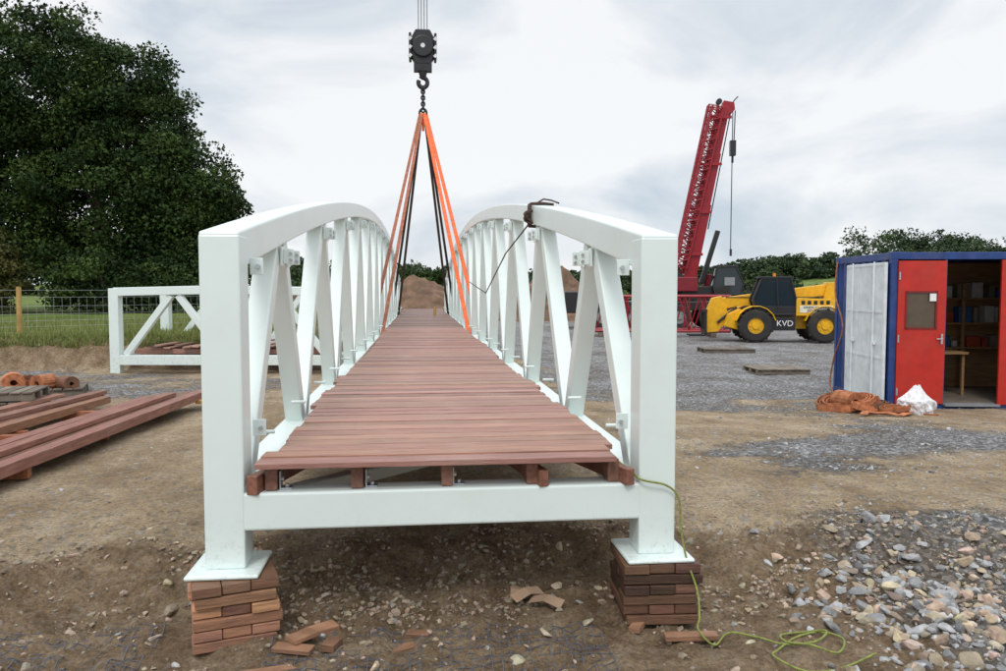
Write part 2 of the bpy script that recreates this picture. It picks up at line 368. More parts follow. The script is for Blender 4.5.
while y<37.9:
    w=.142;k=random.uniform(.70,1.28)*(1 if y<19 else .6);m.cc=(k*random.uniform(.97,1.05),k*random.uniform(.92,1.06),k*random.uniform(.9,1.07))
    if random.random()<.15:grp=random.uniform(-.035,.035)
    off=grp+random.uniform(-.012,.012);Lx=1.90 if y<8.2 else 1.82
    gap=random.choice([.008,.010,.012,.018,.024])
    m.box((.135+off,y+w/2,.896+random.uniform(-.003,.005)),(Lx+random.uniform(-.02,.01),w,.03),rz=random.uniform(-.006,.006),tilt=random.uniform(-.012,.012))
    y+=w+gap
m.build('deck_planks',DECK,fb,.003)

def blocks(name,x,y,z0,rz,tone,side=.42,h=.335,lay=5,seed=1,tint=(1,1,1)):
    R=random.Random(seed);e=empty(name,(x,y,z0),rz);m=MB();lh=h/lay
    for l in range(lay):
        for q in range(3):
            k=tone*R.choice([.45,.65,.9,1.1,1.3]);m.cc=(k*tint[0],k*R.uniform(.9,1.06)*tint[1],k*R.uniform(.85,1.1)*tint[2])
            w=side/3-.003;c=-side/2+(q+.5)*side/3;L_=side+R.uniform(-.04,.015)
            if l%2==0: m.box((R.uniform(-.012,.012),c,lh*(l+.5)),(L_,w,lh-.005))
            else: m.box((c,R.uniform(-.012,.012),lh*(l+.5)),(w,L_,lh-.005))
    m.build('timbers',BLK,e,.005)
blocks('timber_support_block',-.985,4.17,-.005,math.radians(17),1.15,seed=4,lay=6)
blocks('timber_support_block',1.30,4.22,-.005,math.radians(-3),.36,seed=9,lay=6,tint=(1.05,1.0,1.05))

# slings and hook block
lift=empty('crane_hook_block',(0,0,0))
HY=25.0;HX=.137;AZ=7.3
m=MB()
m.prism([(HX-.22,8.82),(HX+.22,8.82),(HX+.36,9.05),(HX+.36,9.62),(HX+.22,9.88),(HX-.22,9.88),(HX-.36,9.62),(HX-.36,9.05)],HY-.16,HY+.16)
m.bb(HX-.43,HX-.35,HY-.25,HY+.25,8.95,9.75);m.bb(HX+.35,HX+.43,HY-.25,HY+.25,8.95,9.75)
m.cyl((HX,HY-.26,9.35),(HX,HY+.26,9.35),.33,n=20)
m.build('block_body',BLACK,lift,.03)
m=MB()
for sg in(-1,1):
    for k in range(3): m.beam((HX+sg*.39-.035,HY-.262,9.0+k*.26),(HX+sg*.39+.035,HY-.262,9.08+k*.26),.012,.09,up=(0,0,1))
m.cyl((HX,HY-.275,9.35),(HX,HY-.255,9.35),.07,n=12)
m.build('warning_marks',mat('block_stripe',(.7,.7,.7),.5),lift)
m=MB();m.bb(HX-.28,HX+.28,HY-.15,HY+.15,8.62,8.84);m.cyl((HX,HY,8.7),(HX,HY,8.45),.16,.10)
pts=[(HX+.0+.14*math.cos(t),HY,8.28+.15*math.sin(t)) for t in np.linspace(2.0,-3.6,20)];m.tube([(HX,HY,8.5)]+pts,.07,8)
for k in range(8):
    c=8.1-k*.095
    ring=[(HX+(.05*math.cos(t) if k%2 else 0),HY+(0 if k%2 else .05*math.cos(t)),c+.07*math.sin(t)) for t in np.linspace(0,6.283,11)];m.tube(ring,.03,5)
m.tube([(HX+.11*math.cos(t),HY,AZ+.05+.13*math.sin(t)) for t in np.linspace(0,6.283,16)],.035,6)
m.build('hook_and_chain',BLACK,lift)
m=MB()
for dx in(-.13,-.04,.05,.14): m.tube([(HX+dx,HY,9.6),(HX+dx*.9,HY,40)],.016,5)
m.build('hoist_cables',GREYP,lift)
sl=empty('lifting_slings')
def strap(nm,pts,w,mt,t=.012):
    m=MB()
    for a,b_ in zip(pts[:-1],pts[1:]): m.beam(a,b_,t,w,up=(1,0,0)) 
    return m.build(nm,mt,sl)
yn,yf=18.4,32.0
strap('near_left_sling',[(HX-.04,HY-.05,AZ),(-.87,yn,.80),(-.90,yn,.53),(-1.13,yn,.53),(-1.14,yn+.05,.8),(HX-.10,HY,AZ)],.085,BRNS)
strap('near_right_sling',[(HX+.04,HY-.05,AZ),(1.15,yn,.80),(1.17,yn,.53),(1.41,yn,.53),(1.42,yn+.05,.8),(HX+.10,HY,AZ)],.10,ORNG)
strap('far_left_sling',[(HX-.05,HY+.05,AZ),(-.87,yf,.8),(-.9,yf,.53),(-1.13,yf,.53),(-1.14,yf+.05,.8),(HX-.08,HY+.05,AZ)],.09,DKS)
strap('far_right_sling',[(HX+.05,HY+.05,AZ),(1.15,yf,.8),(1.17,yf,.53),(1.41,yf,.53),(1.42,yf+.05,.8),(HX+.08,HY+.05,AZ)],.09,DKS)
m=MB()
for dx,zz in((-.05,0),(0,-.02),(.05,0)): m.beam((HX+dx,HY-.04,AZ+.02),(HX+dx*3,HY-.25,AZ-.55),.08,.05)
m.build('sling_bunch',ORNG,sl)
ts=empty('tied_strap');m=MB()
yk=8.3;zk=ztop(yk)
for o_ in(0,.05,-.06,.1):
    m.tube([(XR+dx,yk+o_+random.uniform(-.02,.02),zk+dz) for dx,dz in((-.12,-.22),(-.125,-.1),(-.12,.012),(0,.02),(.12,.012),(.12,-.22),(0,-.225),(-.12,-.22))],.012,6)
kn=[]
for t in np.linspace(0,18,50): kn.append((XR-.14+.04*math.cos(t*1.3),yk-.05+.06*math.sin(t),zk-.13+.07*math.sin(t*.7+1)))
m.tube(kn,.011,6)
m.tube([(XR-.13,yk,zk-.2),(XR-.16,yk+2,zk-.42),(XR-.17,yk+5,zk-.95),(XR-.14,yk+10,2.0)],.009,6)
m.tube([(XR-.05,yk+.05,zk+.02),(XR+.02,yk-.05,zk+.06),(XR+.08,yk-.2,zk+.03),(XR+.12,yk-.4,zk-.02)],.009,6)
m.build('strap_loops',DKS,ts,smooth=True)

# green rope
gr_=empty('green_rope');m=MB()
ctrl=[(1.15,4.5,.80),(1.17,4.22,.79),(1.19,4.09,.775),(1.33,4.085,.74),(1.40,4.09,.66),(1.412,4.085,.5),(1.43,4.04,.35),(1.46,3.95,.2),(1.44,3.86,.1),(1.42,3.82,.05)]
g2=[(1.5,3.8),(1.6,3.86),(1.72,3.78),(1.8,3.66),(1.95,3.62),(2.05,3.7),(1.98,3.8),(1.85,3.78),(1.82,3.66),(1.9,3.58),(2.04,3.57),(2.12,3.66),(2.05,3.76),(1.9,3.72),(1.75,3.6),(1.68,3.5),(1.8,3.42),(2.0,3.46),(2.2,3.5)]
ctrl+= [(a,b_,hz(a,b_)+.03) for a,b_ in g2]
def cat(P,n=8):
    P=[Vector(p) for p in P];P=[P[0]]+P+[P[-1]];o=[]
    for k in range(1,len(P)-2):
        for q in range(n):
            t=q/n;a,b_,c,d=P[k-1:k+3]
            o.append(.5*((2*b_)+(-a+c)*t+(2*a-5*b_+4*c-d)*t*t+(-a+3*b_-3*c+d)*t**3))
    o.append(P[-2]);return o
m.tube(cat(ctrl),.006,7);m.build('rope_strand',GRNR,gr_,smooth=True)

# wood offcuts
oc=empty('wood_offcuts');m=MB()
for (x,y,l,w,h,a) in[(-.517,4.06,.16,.08,.05,.6),(-.631,3.85,.2,.07,.03,-.3),(-.60,3.93,.14,.09,.03,.8),(-.073,3.91,.2,.06,.03,.4),(-.02,4.0,.12,.05,.03,-.2),(1.395,3.86,.28,.06,.035,-.05),(1.146,4.0,.1,.06,.04,1.0),(-.72,3.7,.25,.05,.03,.2),(-.45,3.9,.1,.07,.05,1.2)]:
    k=random.uniform(.5,1.0);m.cc=(k,k,k);m.box((x,y,hz(x,y)+h*.5+.005),(l,w,h*.8),rz=a,tilt=random.uniform(-.15,.15))
m.build('offcut_pieces',BLK,oc,.003)
m=MB()
for (x,y,a) in[(.604,4.36,.5),(.70,4.28,-.6),(.55,4.42,1.4)]:
    z=hz(x,y)+.03;c,s_=math.cos(a),math.sin(a);L_=.1;W_=.035
    m.add([(x-L_*c+W_*s_,y-L_*s_-W_*c,z),(x+W_*s_,y-W_*c,z+.03),(x+L_*c+W_*s_,y+L_*s_-W_*c,z+.005),(x+L_*c-W_*s_,y+L_*s_+W_*c,z+.03),(x-W_*s_,y+W_*c,z+.045),(x-L_*c-W_*s_,y-L_*s_+W_*c,z+.02)],[(0,1,4,5),(1,2,3,4)])
m.build('cardboard_scraps',mat('cardboard',(.36,.24,.16),.8),oc)

# ---------------------------------------------------------------- timber stack (left)
tb=empty('timber_plank_stack');m=MB()
def plank(x0,y0,x1,y1,z,w,h):
    k=random.uniform(.7,1.5);m.cc=(k,k*random.uniform(.9,1.1),k*random.uniform(.9,1.15));m.beam((x0,y0,z),(x1,y1,z),w,h)
zb=.2
for q in range(4):
    plank(-3.95+q*.16,5.2,-3.50+q*.155,10.9+.14*q,zb+.155,.145,.10)
for q in range(2): plank(-3.84+q*.19,5.5,-3.42+q*.15,10.3+.35*q,zb+.235,.14,.05)
for q in range(3):
    plank(-5.0+q*.18,6.2,-4.55+q*.16,11.4-.2*q,zb+.13,.15,.09)
plank(-4.9,6.5,-4.35,11.2,zb+.205,.15,.05)
plank(-5.5,8.5,-5.2,11.9,zb+.08,.15,.05)
for y in(6.9,8.6,10.2):
    m.cc=(1.6,1.2,.8);m.box((-3.85,y,zb+.055),(1.1,.09,.09),rz=.1);m.box((-4.7,y+.3,zb+.045),(.9,.09,.07),rz=.05)
m.cc=(2.9,3.4,1.6);m.box((-2.98,10.95,zb+.09),(.1,.1,.05))
m.build('planks',TIMB,tb,.004)

def pallet(name,x,y,rz,lx,ly,mt,z=None,tone=1):
    e=empty(name,(x,y,hz(x,y) if z is None else z),rz);m=MB()
    for k in(-.45,0,.45): m.cc=(tone,)*3;m.box((0,k*ly*.93,.06),(lx,.09,.09))
    nn=int(lx/.14)
    for k in range(nn):
        t=tone*random.uniform(.7,1.2);m.cc=(t,t,t);m.box((-lx/2+(k+.5)*lx/nn,0,.122),(lx/nn-.02,ly,.022))
        if k%3==0:m.box((-lx/2+(k+.5)*lx/nn,0,.005),(lx/nn-.02,ly,.02))
    m.build('pallet_boards',mt,e,.003);return e
GW=mat('weathered_wood',(.17,.14,.11),.85,var=.3,attr=True)
pallet('wooden_pallet',-5.9,13.0,.3,1.15,.9,GW)
pallet('wooden_pallet',-5.75,11.4,.1,1.0,.8,GW)
pallet('wooden_pallet',-5.75,11.4,.15,1.0,.8,GW,z=.30)
pallet('wooden_pallet',9.65,23.9,-.1,1.6,1.0,GW)
pallet('wooden_pallet',8.43,17.8,-.08,1.25,1.1,GW,tone=1.3)
def coil(name,x,y,z,R,mts,w=.09,turns=5,seed=0,nc=3,spread=.8):
    Rn=random.Random(seed);e=empty(name,(x,y,z))
    for c in range(nc):
        m=MB();cx,cy=(c-(nc-1)/2)*R*spread+Rn.uniform(-.05,.05),Rn.uniform(-R,R)*.5;pts=[];ti=Rn.uniform(-.35,.35);tj=Rn.uniform(-.3,.3);rr=R*Rn.uniform(.8,1.15)
        for k in range(turns*18):
            t=k/18*6.283;r=rr*(.45+.5*k/(turns*18))+.01*math.sin(t*2.3+c)
            px_,py_=r*math.cos(t),r*.8*math.sin(t)
            pts.append(Vector((cx+px_,cy+py_,w*.5+.02+rr*.25+px_*ti+py_*tj+.012*math.sin(t*1.7))))
        k=pts[-1];a=Rn.uniform(-1,1)
        pts+= [k+Vector((.1*j*math.cos(a),-.08*j,0)) for j in range(1,4)]
        for q in pts[-3:]: q.z=w*.4
        for a,b_ in zip(pts[:-1],pts[1:]): m.beam(a,b_,.013,w,up=(0,0,1))
        m.build('coiled_strap_%d'%c,mts[c%len(mts)],e)
    return e
def roll(name,x,y,z,rz,R,w,mt,turns=7):
    e=empty(name,(x,y,z),rz);m=MB();pts=[]
    for k in range(turns*20):
        t=k/20*6.283;r=R*(.3+.68*k/(turns*20));pts.append(Vector((r*math.cos(t),0,R+r*.88*math.sin(t)-.04)))
    for a,b_ in zip(pts[:-1],pts[1:]): m.beam(a,b_,w,.014,up=(a-Vector((0,0,R-.04))).normalized() if (a-Vector((0,0,R-.04))).length>1e-3 else (0,0,1))
    m.build('rolled_strap',mt,e);return e
RS=mat('rust_sling',(.36,.13,.055),.8,var=.4,scale=14);RS2=mat('faded_orange_sling',(.50,.18,.08),.8,var=.4,scale=14);RS3=mat('brown_hose',(.20,.09,.05),.7,var=.4)
coil('sling_coil',-6.0,12.95,.24,.28,[RS,RS3],w=.08,seed=3,nc=2)
roll('sling_roll',-6.25,12.75,.26,.5,.17,.30,RS2);roll('sling_roll',-5.82,12.80,.26,-.4,.15,.28,RS);roll('sling_roll',-5.5,12.85,.26,.9,.13,.26,RS3)
coil('sling_coil',6.72,11.45,hz(6.72,11.45)-.02,.33,[RS,RS2,RS3],w=.08,seed=5,nc=3,spread=.75)
coil('sling_coil',6.85,11.0,hz(6.85,11.0)-.02,.24,[RS2,RS],w=.07,seed=8,nc=2,spread=1.2)
roll('sling_roll',6.62,11.5,hz(6.62,11.5),.3,.19,.34,RS)
coil('sling_coil',-6.75,12.6,.12,.16,[mat('blue_sling',(.03,.12,.3),.8)],w=.06,seed=6,nc=2)
m=MB();e=empty('strap_end',(6.95,10.75,hz(6.95,10.75)))
for k in range(7):
    m.beam((-.5+k*.12,.15*math.sin(k*1.1),.03+.02*(k%2)),(-.38+k*.12,.15*math.sin(k*1.1+1.1),.03+.02*((k+1)%2)),.10,.012)
m.build('flat_strap',RS2,e)
def bag(x,y):
    import bmesh
    bm=bmesh.new();bmesh.ops.create_icosphere(bm,subdivisions=5,radius=1)
    for v in bm.verts:
        c=v.co;n=float(fbm(np.array([c.x*2.5+5+c.z]),np.array([c.y*2.5+c.z*3]),77)[0]);n2=abs(float(vn(np.array([c.x*6+c.z*3]),np.array([c.y*6-c.z*2]),79)[0])-.5);c*= .7+.6*n+.25*n2
        if c.z>.25:c.x*=1-.8*(c.z-.25);c.y*=1-.8*(c.z-.25)
        c.z=max(c.z,-.6)
    me=bpy.data.meshes.new('plastic_bag');bm.to_mesh(me);bm.free();me.materials.append(BAGM)
    o=bpy.data.objects.new('plastic_bag',me);o.scale=(.24,.2,.27);o.location=(x,y,hz(x,y)+.15);link(o)
bag(7.40,10.95)

# ---------------------------------------------------------------- second bridge section (left)
b2=empty('bridge_section',(-6.27,16.72,.10),math.radians(-7))
L2=4.7
m=MB()
for yy in(0,2.3):
    m.bb(0,.2,yy-.1,yy+.1,.0,1.74);m.bb(L2-.2,L2,yy-.1,yy+.1,0,1.74)
    m.bb(.19,L2-.19,yy-.09,yy+.09,.18,.38)
    m.beam((.1,yy,1.67),(L2/2,yy,1.72),.19,.17);m.beam((L2/2-.01,yy,1.72),(L2-.1,yy,1.67),.188,.168)
    for a,b_ in((.3,1.25),(1.4,2.3),(2.45,3.3),(3.45,4.4)):
        up=(a in(.3,2.45));z0,z1=((.38,1.6) if up else (1.6,.38))
        m.beam((a,yy,z0),(b_,yy,z1),.13,.13,up=(0,1,0))
m.bb(.02,.18,0.1,2.2,.18,.378);m.bb(L2-.18,L2-.02,.1,2.2,.18,.378)
for yy in(0,2.3):
    for x in(.1,L2-.1): m.bb(x-.18,x+.18,yy-.18,yy+.18,-.02,.0)
m.build('trusses',WHITE,b2,.01)
m=MB()
for k in range(24):
    t=random.uniform(.5,1.2);m.cc=(t,t,t);m.box((.75+k*.155,1.15+random.uniform(-.1,.1),.50+random.uniform(0,.07)),(.145,1.9,.03),rz=random.uniform(-.06,.06))
for k in range(5): m.cc=(1.1,1,1);m.box((2.4,.35+k*.4,.43),(4.2,.06,.1))
m.build('planks',DECK,b2,.003)
m=MB()
for x in(.1,L2-.1):
    for yy in(0,2.3): m.cc=(.35,.35,.35);m.bb(x-.3,x+.55,yy-.3,yy+.3,-.18,-.022)
m.build('sleepers',BLK,b2,.01)

# ---------------------------------------------------------------- container
cz=-.17
ct=empty('site_container',(7.47,11.77,cz),math.radians(-9.5));H_=2.58;W_=2.44;LL=6.06
def corr(m,o,d,nrm,length,h,z0,dep=.036):
    o=Vector(o);d=Vector(d);nrm=Vector(nrm);x=0;seg=[.09,.05,.09,.05];pts=[(0,0)]
    while x<length-1e-3:
        for s_,q in zip(seg,(0,1,1,0)):
            x=min(x+s_,length);pts.append((x,q))
            if x>=length-1e-6:break
    vs=[];
    for (t,q) in pts:
        p=o+d*t-nrm*dep*q
        vs+=[p+Vector((0,0,z0)),p+Vector((0,0,z0+h))]
    m.add(vs,[(2*k,2*k+2,2*k+3,2*k+1) for k in range(len(pts)-1)])
m=MB()
corr(m,(.02,W_-.08,0),(0,-1,0),(-1,0,0),W_-.16,H_-.24,.14)
corr(m,(2.62,.02,0),(1,0,0),(0,-1,0),LL-2.7,H_-.24,.14)
corr(m,(LL-.02,.08,0),(0,1,0),(1,0,0),W_-.16,H_-.24,.14)
corr(m,(LL-.08,W_-.02,0),(-1,0,0),(0,1,0),LL-.16,H_-.24,.14)
m.build('corrugated_walls',BLUE,ct)
m=MB()
for x in(0,LL-.1):
    for y in(0,W_-.1): m.bb(x,x+.1,y,y+.1,0,H_)
for y in(.003,W_-.093):
    m.bb(.1,LL-.1,y,y+.09,H_-.12,H_-.004);m.bb(.1,LL-.1,y,y+.09,.02,.15)
for x in(.003,LL-.093):
    m.bb(x,x+.09,.1,W_-.1,H_-.12,H_-.004);m.bb(x,x+.09,.1,W_-.1,.02,.15)
m.bb(.05,LL-.05,.05,W_-.05,H_-.04,H_-.01)
m.bb(.83,.87,.01,.07,.15,H_-.12)
for x in(-.004,LL-.156):
    for y in(-.004,W_-.176):
        for z in(-.003,H_-.115): m.bb(x,x+.16,y,y+.18,z,z+.118)
m.build('frame',BLUE,ct,.008)
m=MB();m.bb(.1,LL-.1,.1,W_-.1,.12,.17);m.build('floor',GW,ct)
m=MB();m.bb(.10,LL-.1,W_-.12,W_-.10,.17,H_-.1);m.bb(.08,.10,.1,W_-.12,.17,H_-.1);m.bb(3.4,3.42,.1,W_-.12,.17,H_-.1)
m.build('plywood_lining',PLY,ct)
m=MB()
m.bb(.10,.84,-.03,.01,.16,1.36);m.bb(.10,.84,-.03,.01,1.95,2.44);m.bb(.10,.22,-.03,.01,1.36,1.95);m.bb(.70,.84,-.03,.01,1.36,1.95)
m.bb(1.69,2.62,-.02,.02,.15,2.45)
m.build('red_panels',REDL,ct)
m=MB();m.bb(.22,.70,-.018,-.008,1.36,1.95);m.build('window_pane',mat('dusty_glass',(.10,.07,.045),.15),ct)
m=MB()
for a in((.22,.70,1.35,1.38),(.22,.70,1.93,1.96),(.21,.24,1.35,1.96),(.68,.71,1.35,1.96)): m.bb(a[0],a[1],-.04,-.025,a[2],a[3])
m.build('window_frame',mat('dark_red',(.2,.012,.01),.5),ct)
m=MB();m.box((.63,-.05,1.86),(.1,.006,.12));m.build('notice',mat('white_sign',(.8,.8,.8),.5),ct)
m=MB();m.box((.78,-.05,1.2),(.03,.03,.16));m.cyl((.80,-.06,1.2),(.70,-.06,1.2),.01,n=8)
for z in(.35,1.2,2.2): m.cyl((.115,-.04,z-.06),(.115,-.04,z+.06),.014,n=8)
m.build('door_furniture',STEEL,ct)
m=MB();m.bb(-.075,-.03,.06,1.66,.16,2.42);m.build('steel_door_leaf',OFFW,ct,.006)
m=MB()
for y in(.06,.58,1.10,1.62): m.bb(-.085,-.077,y,y+.04,.17,2.41)
for z in(.17,.85,1.6,2.37): m.bb(-.084,-.078,.06,1.66,z,z+.04)
m.build('door_ribs',OFFW,ct,.002)
m=MB()
for y in(.4,1.3): 
    m.cyl((-.11,y,.16),(-.11,y,2.44),.014,n=8);m.box((-.10,y,1.1),(.04,.12,.04))
m.build('locking_bars',OFFW,ct)
m=MB();m.tube(cat([(-.06,2.2,2.5),(-.12,2.1,1.9),(-.1,1.75,1.3),(-.12,2.1,.7),(-.14,2.2,.2),(-.2,1.7,.03)]),.014,6);m.build('hanging_rope',RS,ct)
m=MB()
for z in(.9,1.35,1.8): m.bb(1.0,3.3,W_-.5,W_-.14,z,z+.03)
for x in(1.0,2.1,3.25): m.bb(x,x+.05,W_-.5,W_-.45,.17,2.1)
m.bb(.95,1.7,.9,1.6,.88,.92);m.bb(.98,1.02,.95,1.0,.17,.88);m.bb(1.62,1.66,.95,1.0,.17,.88)
m.build('shelves_and_bench',PLY,ct,.003)
its=[MB() for _ in range(4)];R=random.Random(2)
for z in(.93,1.38,1.83):
    x=1.08
    while x<3.1:
        w=R.uniform(.08,.25);h=R.uniform(.1,.32);q=its[R.randrange(4)]
        if R.random()<.4:q.cyl((x+w/2,W_-.3,z),(x+w/2,W_-.3,z+h),w*.42,n=12)
        else:q.bb(x,x+w,W_-.42,W_-.2,z,z+h)
        x+=w+R.uniform(.02,.12)
for q,(c,nm) in zip(its,(((.5,.5,.48),'pale'),((.35,.06,.03),'red'),((.05,.12,.3),'blue'),((.2,.18,.14),'drab'))): q.build('stored_'+nm,mat('stored_'+nm,c,.5),ct,.006)
m=MB();m.bb(.85,1.69,-.10,.1,.13,.16);m.build('door_sill',GREYP,ct)

# ---------------------------------------------------------------- wheels
def wheel(mt,mh,x,y0,y1,z,r,lug=True,hub=.55):
    w=y1-y0;n=28;prof=[(hub*r,0),(r*.86,0),(r*.97,.08*w),(r,.2*w),(r,.8*w),(r*.97,.92*w),(r*.86,w),(hub*r,w)]
    vs=[];fs=[];k=len(prof)
    for i in range(n):
        t=6.28318*i/n
        for (a,b_) in prof: vs.append((x+a*math.cos(t),y0+b_,z+a*math.sin(t)))
    for i in range(n):
        for q in range(k): fs.append((i*k+q,i*k+(q+1)%k,((i+1)%n)*k+(q+1)%k,((i+1)%n)*k+q))
    mt.add(vs,fs)
    if lug:
        for i in range(22):
            t=6.28318*i/22;c=Vector((x+r*1.005*math.cos(t),y0+w*(.25 if i%2 else .75),z+r*1.005*math.sin(t)))
            d=Vector((math.cos(t),0,math.sin(t)));s_=d.cross(Vector((0,1,0)))
            mt.beam(c-Vector((0,w*.23,0))-s_*.03,c+Vector((0,w*.23,0))+s_*.03,.06,.06,up=d)
    mh.cyl((x,y0+.06,z),(x,y1-.06,z),hub*r*1.01,n=20);mh.cyl((x,y0-.0,z),(x,y0+.07,z),.2*r,n=12)
    for i in range(8):
        t=i*.785;mh.cyl((x+.33*r*math.cos(t),y0+.03,z+.33*r*math.sin(t)),(x+.33*r*math.cos(t),y0+.07,z+.33*r*math.sin(t)),.025,n=6)

# ---------------------------------------------------------------- telehandler
th=empty('telehandler',(13.30,28.85,-.14),math.radians(-14))
ty_,hb=MB(),MB()
for x in(-.62,1.85):
    wheel(ty_,hb,x,-1.12,-.70,.62,.62,hub=.48);wheel(ty_,hb,x,.70,1.12,.62,.62,hub=.48)
ty_.build('tyres',RUBBER,th);hb.build('hubs',YEL,th)
m=MB()
m.prism([(-1.5,.5),(2.35,.5),(2.45,.75),(2.4,1.12),(-1.3,1.12),(-1.5,.9)],-.55,.6)
m.prism([(.82,1.0),(2.3,1.0),(2.38,1.15),(2.3,1.5),(2.0,1.62),(.9,1.66),(.82,1.6)],-1.02,-.35)
for cx in(-.62,1.85):
    for k in range(7):
        a0,a1=math.radians(15+k*21.5),math.radians(15+(k+1)*21.5)
        for y in(-.92,.92): m.beam((cx+.74*math.cos(a0),y,.62+.74*math.sin(a0)),(cx+.74*math.cos(a1),y,.62+.74*math.sin(a1)),.42,.035,up=(math.cos(a0),0,math.sin(a0)))
m.beam((2.25,.05,1.98),(-1.7,.05,1.45),.36,.42)
m.beam((-1.3,.05,1.50),(-2.05,.05,1.25),.30,.36)
m.prism([(-1.75,1.72),(-1.45,.95),(-1.85,.35),(-2.35,.30),(-2.33,1.1),(-2.1,1.65)],-.15,.27)
m.prism([(-1.15,1.25),(-1.55,1.05),(-1.72,.6),(-1.2,.45),(-.9,1.1)],-.72,.76)
m.prism([(1.9,1.2),(2.4,1.2),(2.4,2.25),(2.1,2.25)],-.28,.36)
m.build('body_and_boom',YEL,th,.02)
m=MB()
m.bb(-2.43,-2.33,-.62,.70,.25,.42);m.bb(-2.43,-2.33,-.62,.70,1.1,1.22)
for y in(-.6,-.2,.25,.66): m.bb(-2.42,-2.34,y-.03,y+.03,.25,1.22)
for y in(-.35,.4): m.bb(-3.0,-2.38,y-.06,y+.06,.18,.24)
m.bb(-.25,.8,-1.04,-.62,.45,.95)
m.beam((-1.3,-.2,.9),(-.3,-.2,1.45),.10,.12);m.cyl((-1.9,-.2,.7),(-1.2,-.2,1.3),.05)
for k in range(5): m.bb(1.0+k*.22,1.13+k*.22,-1.035,-1.015,1.42,1.56)
m.bb(2.42,2.5,-.8,.8,.7,1.0)
for y in(-.16,.29): m.bb(-1.6,2.1,y-.006,y+.006,1.66,1.69)
m.beam((-.75,-1.0,1.9),(-.95,-1.2,1.95),.02,.02);m.bb(-1.0,-.9,-1.25,-1.18,1.8,2.1)
m.build('black_parts',BLACK,th,.008)
m=MB();cab=[(-.55,1.05),(-.72,1.6),(-.42,2.38),(.62,2.42),(.82,1.6),(.82,1.05)]
m.prism([(p[0]*.97,p[1]+(.01 if p[1]<1.2 else -.02)) for p in cab],-.96,-.22);m.build('cab_glass',GLASS,th)
m=MB()
for y in(-.98,-.22):
    for a,b_ in zip(cab,cab[1:]+cab[:1]): m.beam((a[0],y,a[1]),(b_[0],y,b_[1]),.06,.07,up=(0,1,0))
    m.beam((.2,y,1.05),(.12,y,2.4),.05,.06,up=(0,1,0))
m.bb(-.5,.72,-1.02,-.18,2.38,2.46);m.bb(-.60,.82,-.99,-.2,1.0,1.35)
m.build('cab_frame',BLACK,th,.01)
m=MB();m.cyl((.1,-.6,2.46),(.1,-.6,2.58),.06,n=10);m.build('beacon',mat('amber',(.8,.25,.02),.3),th)
m=MB();m.bb(.95,2.12,-1.034,-1.022,1.12,1.38);m.build('label_panel',mat('label',(.75,.72,.6),.5),th)
def text(s,loc,size,mt,parent,rot=(math.pi/2,0,0)):
    c=bpy.data.curves.new('lettering','FONT');c.body=s;c.size=size;c.extrude=.004;c.materials.append(mt);c.align_x='CENTER'
    o=bpy.data.objects.new('lettering',c);o.location=loc;o.rotation_euler=rot;link(o,parent)
text('GREEN HIRE LTD',(1.53,-1.04,1.27),.12,BLACK,th);text('2000 812 818',(1.53,-1.04,1.15),.12,BLACK,th)
text('KVD',(.42,-1.06,.62),.30,mat('white_letter',(.8,.8,.8),.5),th)

# ---------------------------------------------------------------- lattice + crane
def lattice(m,p0,p1,w,h,rc,rb,bays,up=(0,0,1)):
    p0=Vector(p0);p1=Vector(p1);d=(p1-p0);n=d.normalized();a=n.cross(Vector(up)).normalized();u=a.cross(n)
    cs=[(-w/2,-h/2),(w/2,-h/2),(w/2,h/2),(-w/2,h/2)]
    P=lambda c,t:p0+d*t+a*c[0]+u*c[1]
    for c in cs: m.cyl(P(c,0),P(c,1),rc,n=8)
    for k in range(bays):
        t0,t1=k/bays,(k+1)/bays
        for q in range(4):
            c0,c1=cs[q],cs[(q+1)%4];tm=(t0+t1)/2
            m.cyl(P(c0,t0),P(c1,tm),rb,n=5,caps=False);m.cyl(P(c1,tm),P(c0,t1),rb,n=5,caps=False)
            m.cyl(P(c0,t0),P(c1,t0),rb,n=5,caps=False)
    for q in range(4): m.cyl(P(cs[q],1),P(cs[(q+1)%4],1),rb,n=5)
lt=empty('lattice_boom_section',(9.7,32.6,-.15),math.radians(-12));m=MB()
lattice(m,(-2.6,0,.98),(3.3,0,.98),1.6,1.45,.06,.028,7)
m.build('lattice',RED,lt)
m=MB()
for x in(-2,0,2.6): m.bb(x-.1,x+.1,-1,1,-.02,.19)
m.build('bearers',GW,lt)

cr=empty('mobile_crane',(14.3,39.0,-.15),math.radians(-10))
t1,h1=MB(),MB()
for x in(-5.0,-3.4,-1.2,.4,2.0): wheel(t1,h1,x,-1.3,-.9,.62,.62,False);wheel(t1,h1,x,.9,1.3,.62,.62,False)
t1.build('tyres',RUBBER,cr);h1.build('hubs',GREYP,cr)
m=MB();m.bb(-6.2,3.0,-1.25,1.25,.95,1.4);m.bb(-6.9,-5.2,-1.25,1.25,.8,1.9);m.bb(-2.4,-1.0,-.9,.9,1.4,2.0);m.build('carrier',BLACK,cr,.05)
m=MB()
for x in(-2.6,2.6):
    for sg in(-1,1): m.bb(x-.15,x+.15,sg*1.25 if sg>0 else -2.6,2.6 if sg>0 else -1.25,.9,1.15);m.cyl((x,sg*2.5,.1),(x,sg*2.5,1.2),.09);m.cyl((x,sg*2.5,.0),(x,sg*2.5,.12),.32,n=16)
m.build('outriggers',RED,cr,.02)
m=MB();m.cyl((-.4,0,1.45),(-.4,0,1.65),.95,n=24);m.bb(-2.3,1.4,-.9,.95,1.65,2.15);m.prism([(-2.6,1.8),(-1.0,1.8),(-.9,2.7),(-1.9,3.1),(-2.6,2.8)],-.85,.95)
